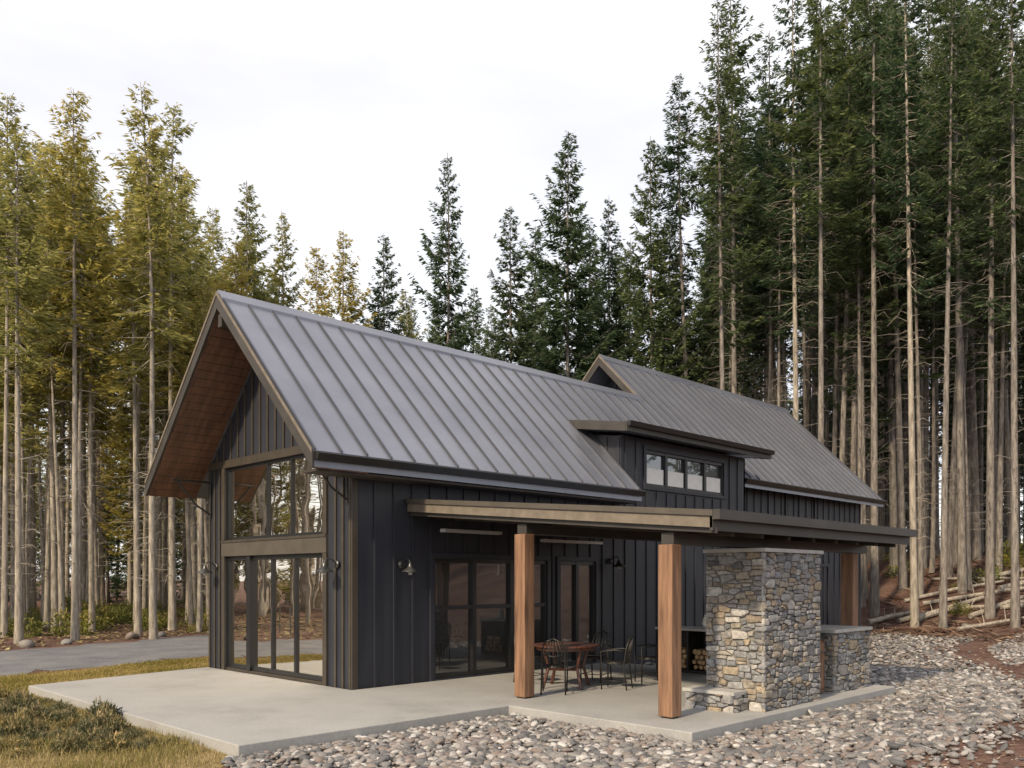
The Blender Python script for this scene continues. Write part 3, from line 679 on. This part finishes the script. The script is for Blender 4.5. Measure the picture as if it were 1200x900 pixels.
for _ in range(330):
    tx=random.uniform(-750,700); dz=random.uniform(29,52); q=CAM+Fd*dz+Rd*(tx/1006*dz)
    if -6<q[0]<28 and -9<q[1]<19: continue
    if tx>-150 and random.random()<.6: continue
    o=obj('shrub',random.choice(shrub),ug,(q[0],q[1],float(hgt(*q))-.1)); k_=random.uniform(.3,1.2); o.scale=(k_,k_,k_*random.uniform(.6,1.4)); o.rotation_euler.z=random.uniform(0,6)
for i in range(26):
    x=random.uniform(27,37); y=random.uniform(-11,2); a=math.radians(-45)+random.gauss(0,.35); L=random.uniform(2,7)
    dx,dy=math.cos(a)*L/2,math.sin(a)*L/2; m_=MB(); r_=random.uniform(.06,.15)
    m_.tube([(x-dx,y-dy,float(hgt(x-dx,y-dy))+.12),(x,y,float(hgt(x,y))+.2),(x+dx,y+dy,float(hgt(x+dx,y+dy))+.15)],[r_,r_*.85,r_*.6],M['barkl'],8)
    for k in range(3):
        t_=random.uniform(-.8,.8); m_.tube([(x+dx*t_,y+dy*t_,float(hgt(x+dx*t_,y+dy*t_))+.2),(x+dx*t_+random.uniform(-.3,.3),y+dy*t_+random.uniform(-.3,.3),float(hgt(x,y))+.6)],[.025,.008],M['barkl'],4)
    m_.done('fallen_log')

# ------------------------------------------------------------ light, sky, camera
EL,ROT=math.radians(36),math.radians(262)
sd=Vector((math.sin(ROT)*math.cos(EL),math.cos(ROT)*math.cos(EL),math.sin(EL)))
L=bpy.data.lights.new('sun','SUN'); L.energy=5; L.angle=math.radians(4); L.color=(1,.82,.58)
so=bpy.data.objects.new('sun',L); COL.objects.link(so); so.rotation_euler=(-sd).to_track_quat('-Z','Y').to_euler()
wd=bpy.data.worlds.new('World'); S.world=wd; wd.use_nodes=True; nt=wd.node_tree; nt.nodes.clear()
sk=nt.nodes.new('ShaderNodeTexSky'); sk.sky_type='NISHITA'; sk.sun_disc=False; sk.sun_elevation=EL; sk.sun_rotation=ROT
b1=nt.nodes.new('ShaderNodeBackground'); nt.links.new(sk.outputs[0],b1.inputs[0]); b1.inputs[1].default_value=.06
b2=nt.nodes.new('ShaderNodeBackground'); b2.inputs[1].default_value=1.06
tc=nt.nodes.new('ShaderNodeTexCoord'); nz=nt.nodes.new('ShaderNodeTexNoise'); nz.inputs['Scale'].default_value=1.6; nz.inputs['Detail'].default_value=5
mp=nt.nodes.new('ShaderNodeMapping'); mp.inputs['Scale'].default_value=(1,1,3.5); nt.links.new(tc.outputs['Generated'],mp.inputs[0]); nt.links.new(mp.outputs[0],nz.inputs['Vector'])
rc=ramp(nt,nz.outputs['Fac'],[(.35,(.80,.765,.785)),(.62,(1,.965,.94))]); nt.links.new(rc,b2.inputs[0])
ad=nt.nodes.new('ShaderNodeAddShader'); ow=nt.nodes.new('ShaderNodeOutputWorld')
nt.links.new(b1.outputs[0],ad.inputs[0]); nt.links.new(b2.outputs[0],ad.inputs[1]); nt.links.new(ad.outputs[0],ow.inputs[0])
cd=bpy.data.cameras.new('camera'); cd.sensor_width=36; cd.lens=1006/1200*36; cd.shift_y=.19; cd.clip_end=3000; cd.clip_start=.1
co=bpy.data.objects.new('camera',cd); COL.objects.link(co); co.location=(CAM[0],CAM[1],1.9); co.rotation_euler=(math.pi/2,0,-math.pi/4)
S.camera=co
S.view_settings.view_transform='Standard'; S.view_settings.look='None'; S.view_settings.exposure=0
print('objects',len(bpy.data.objects))
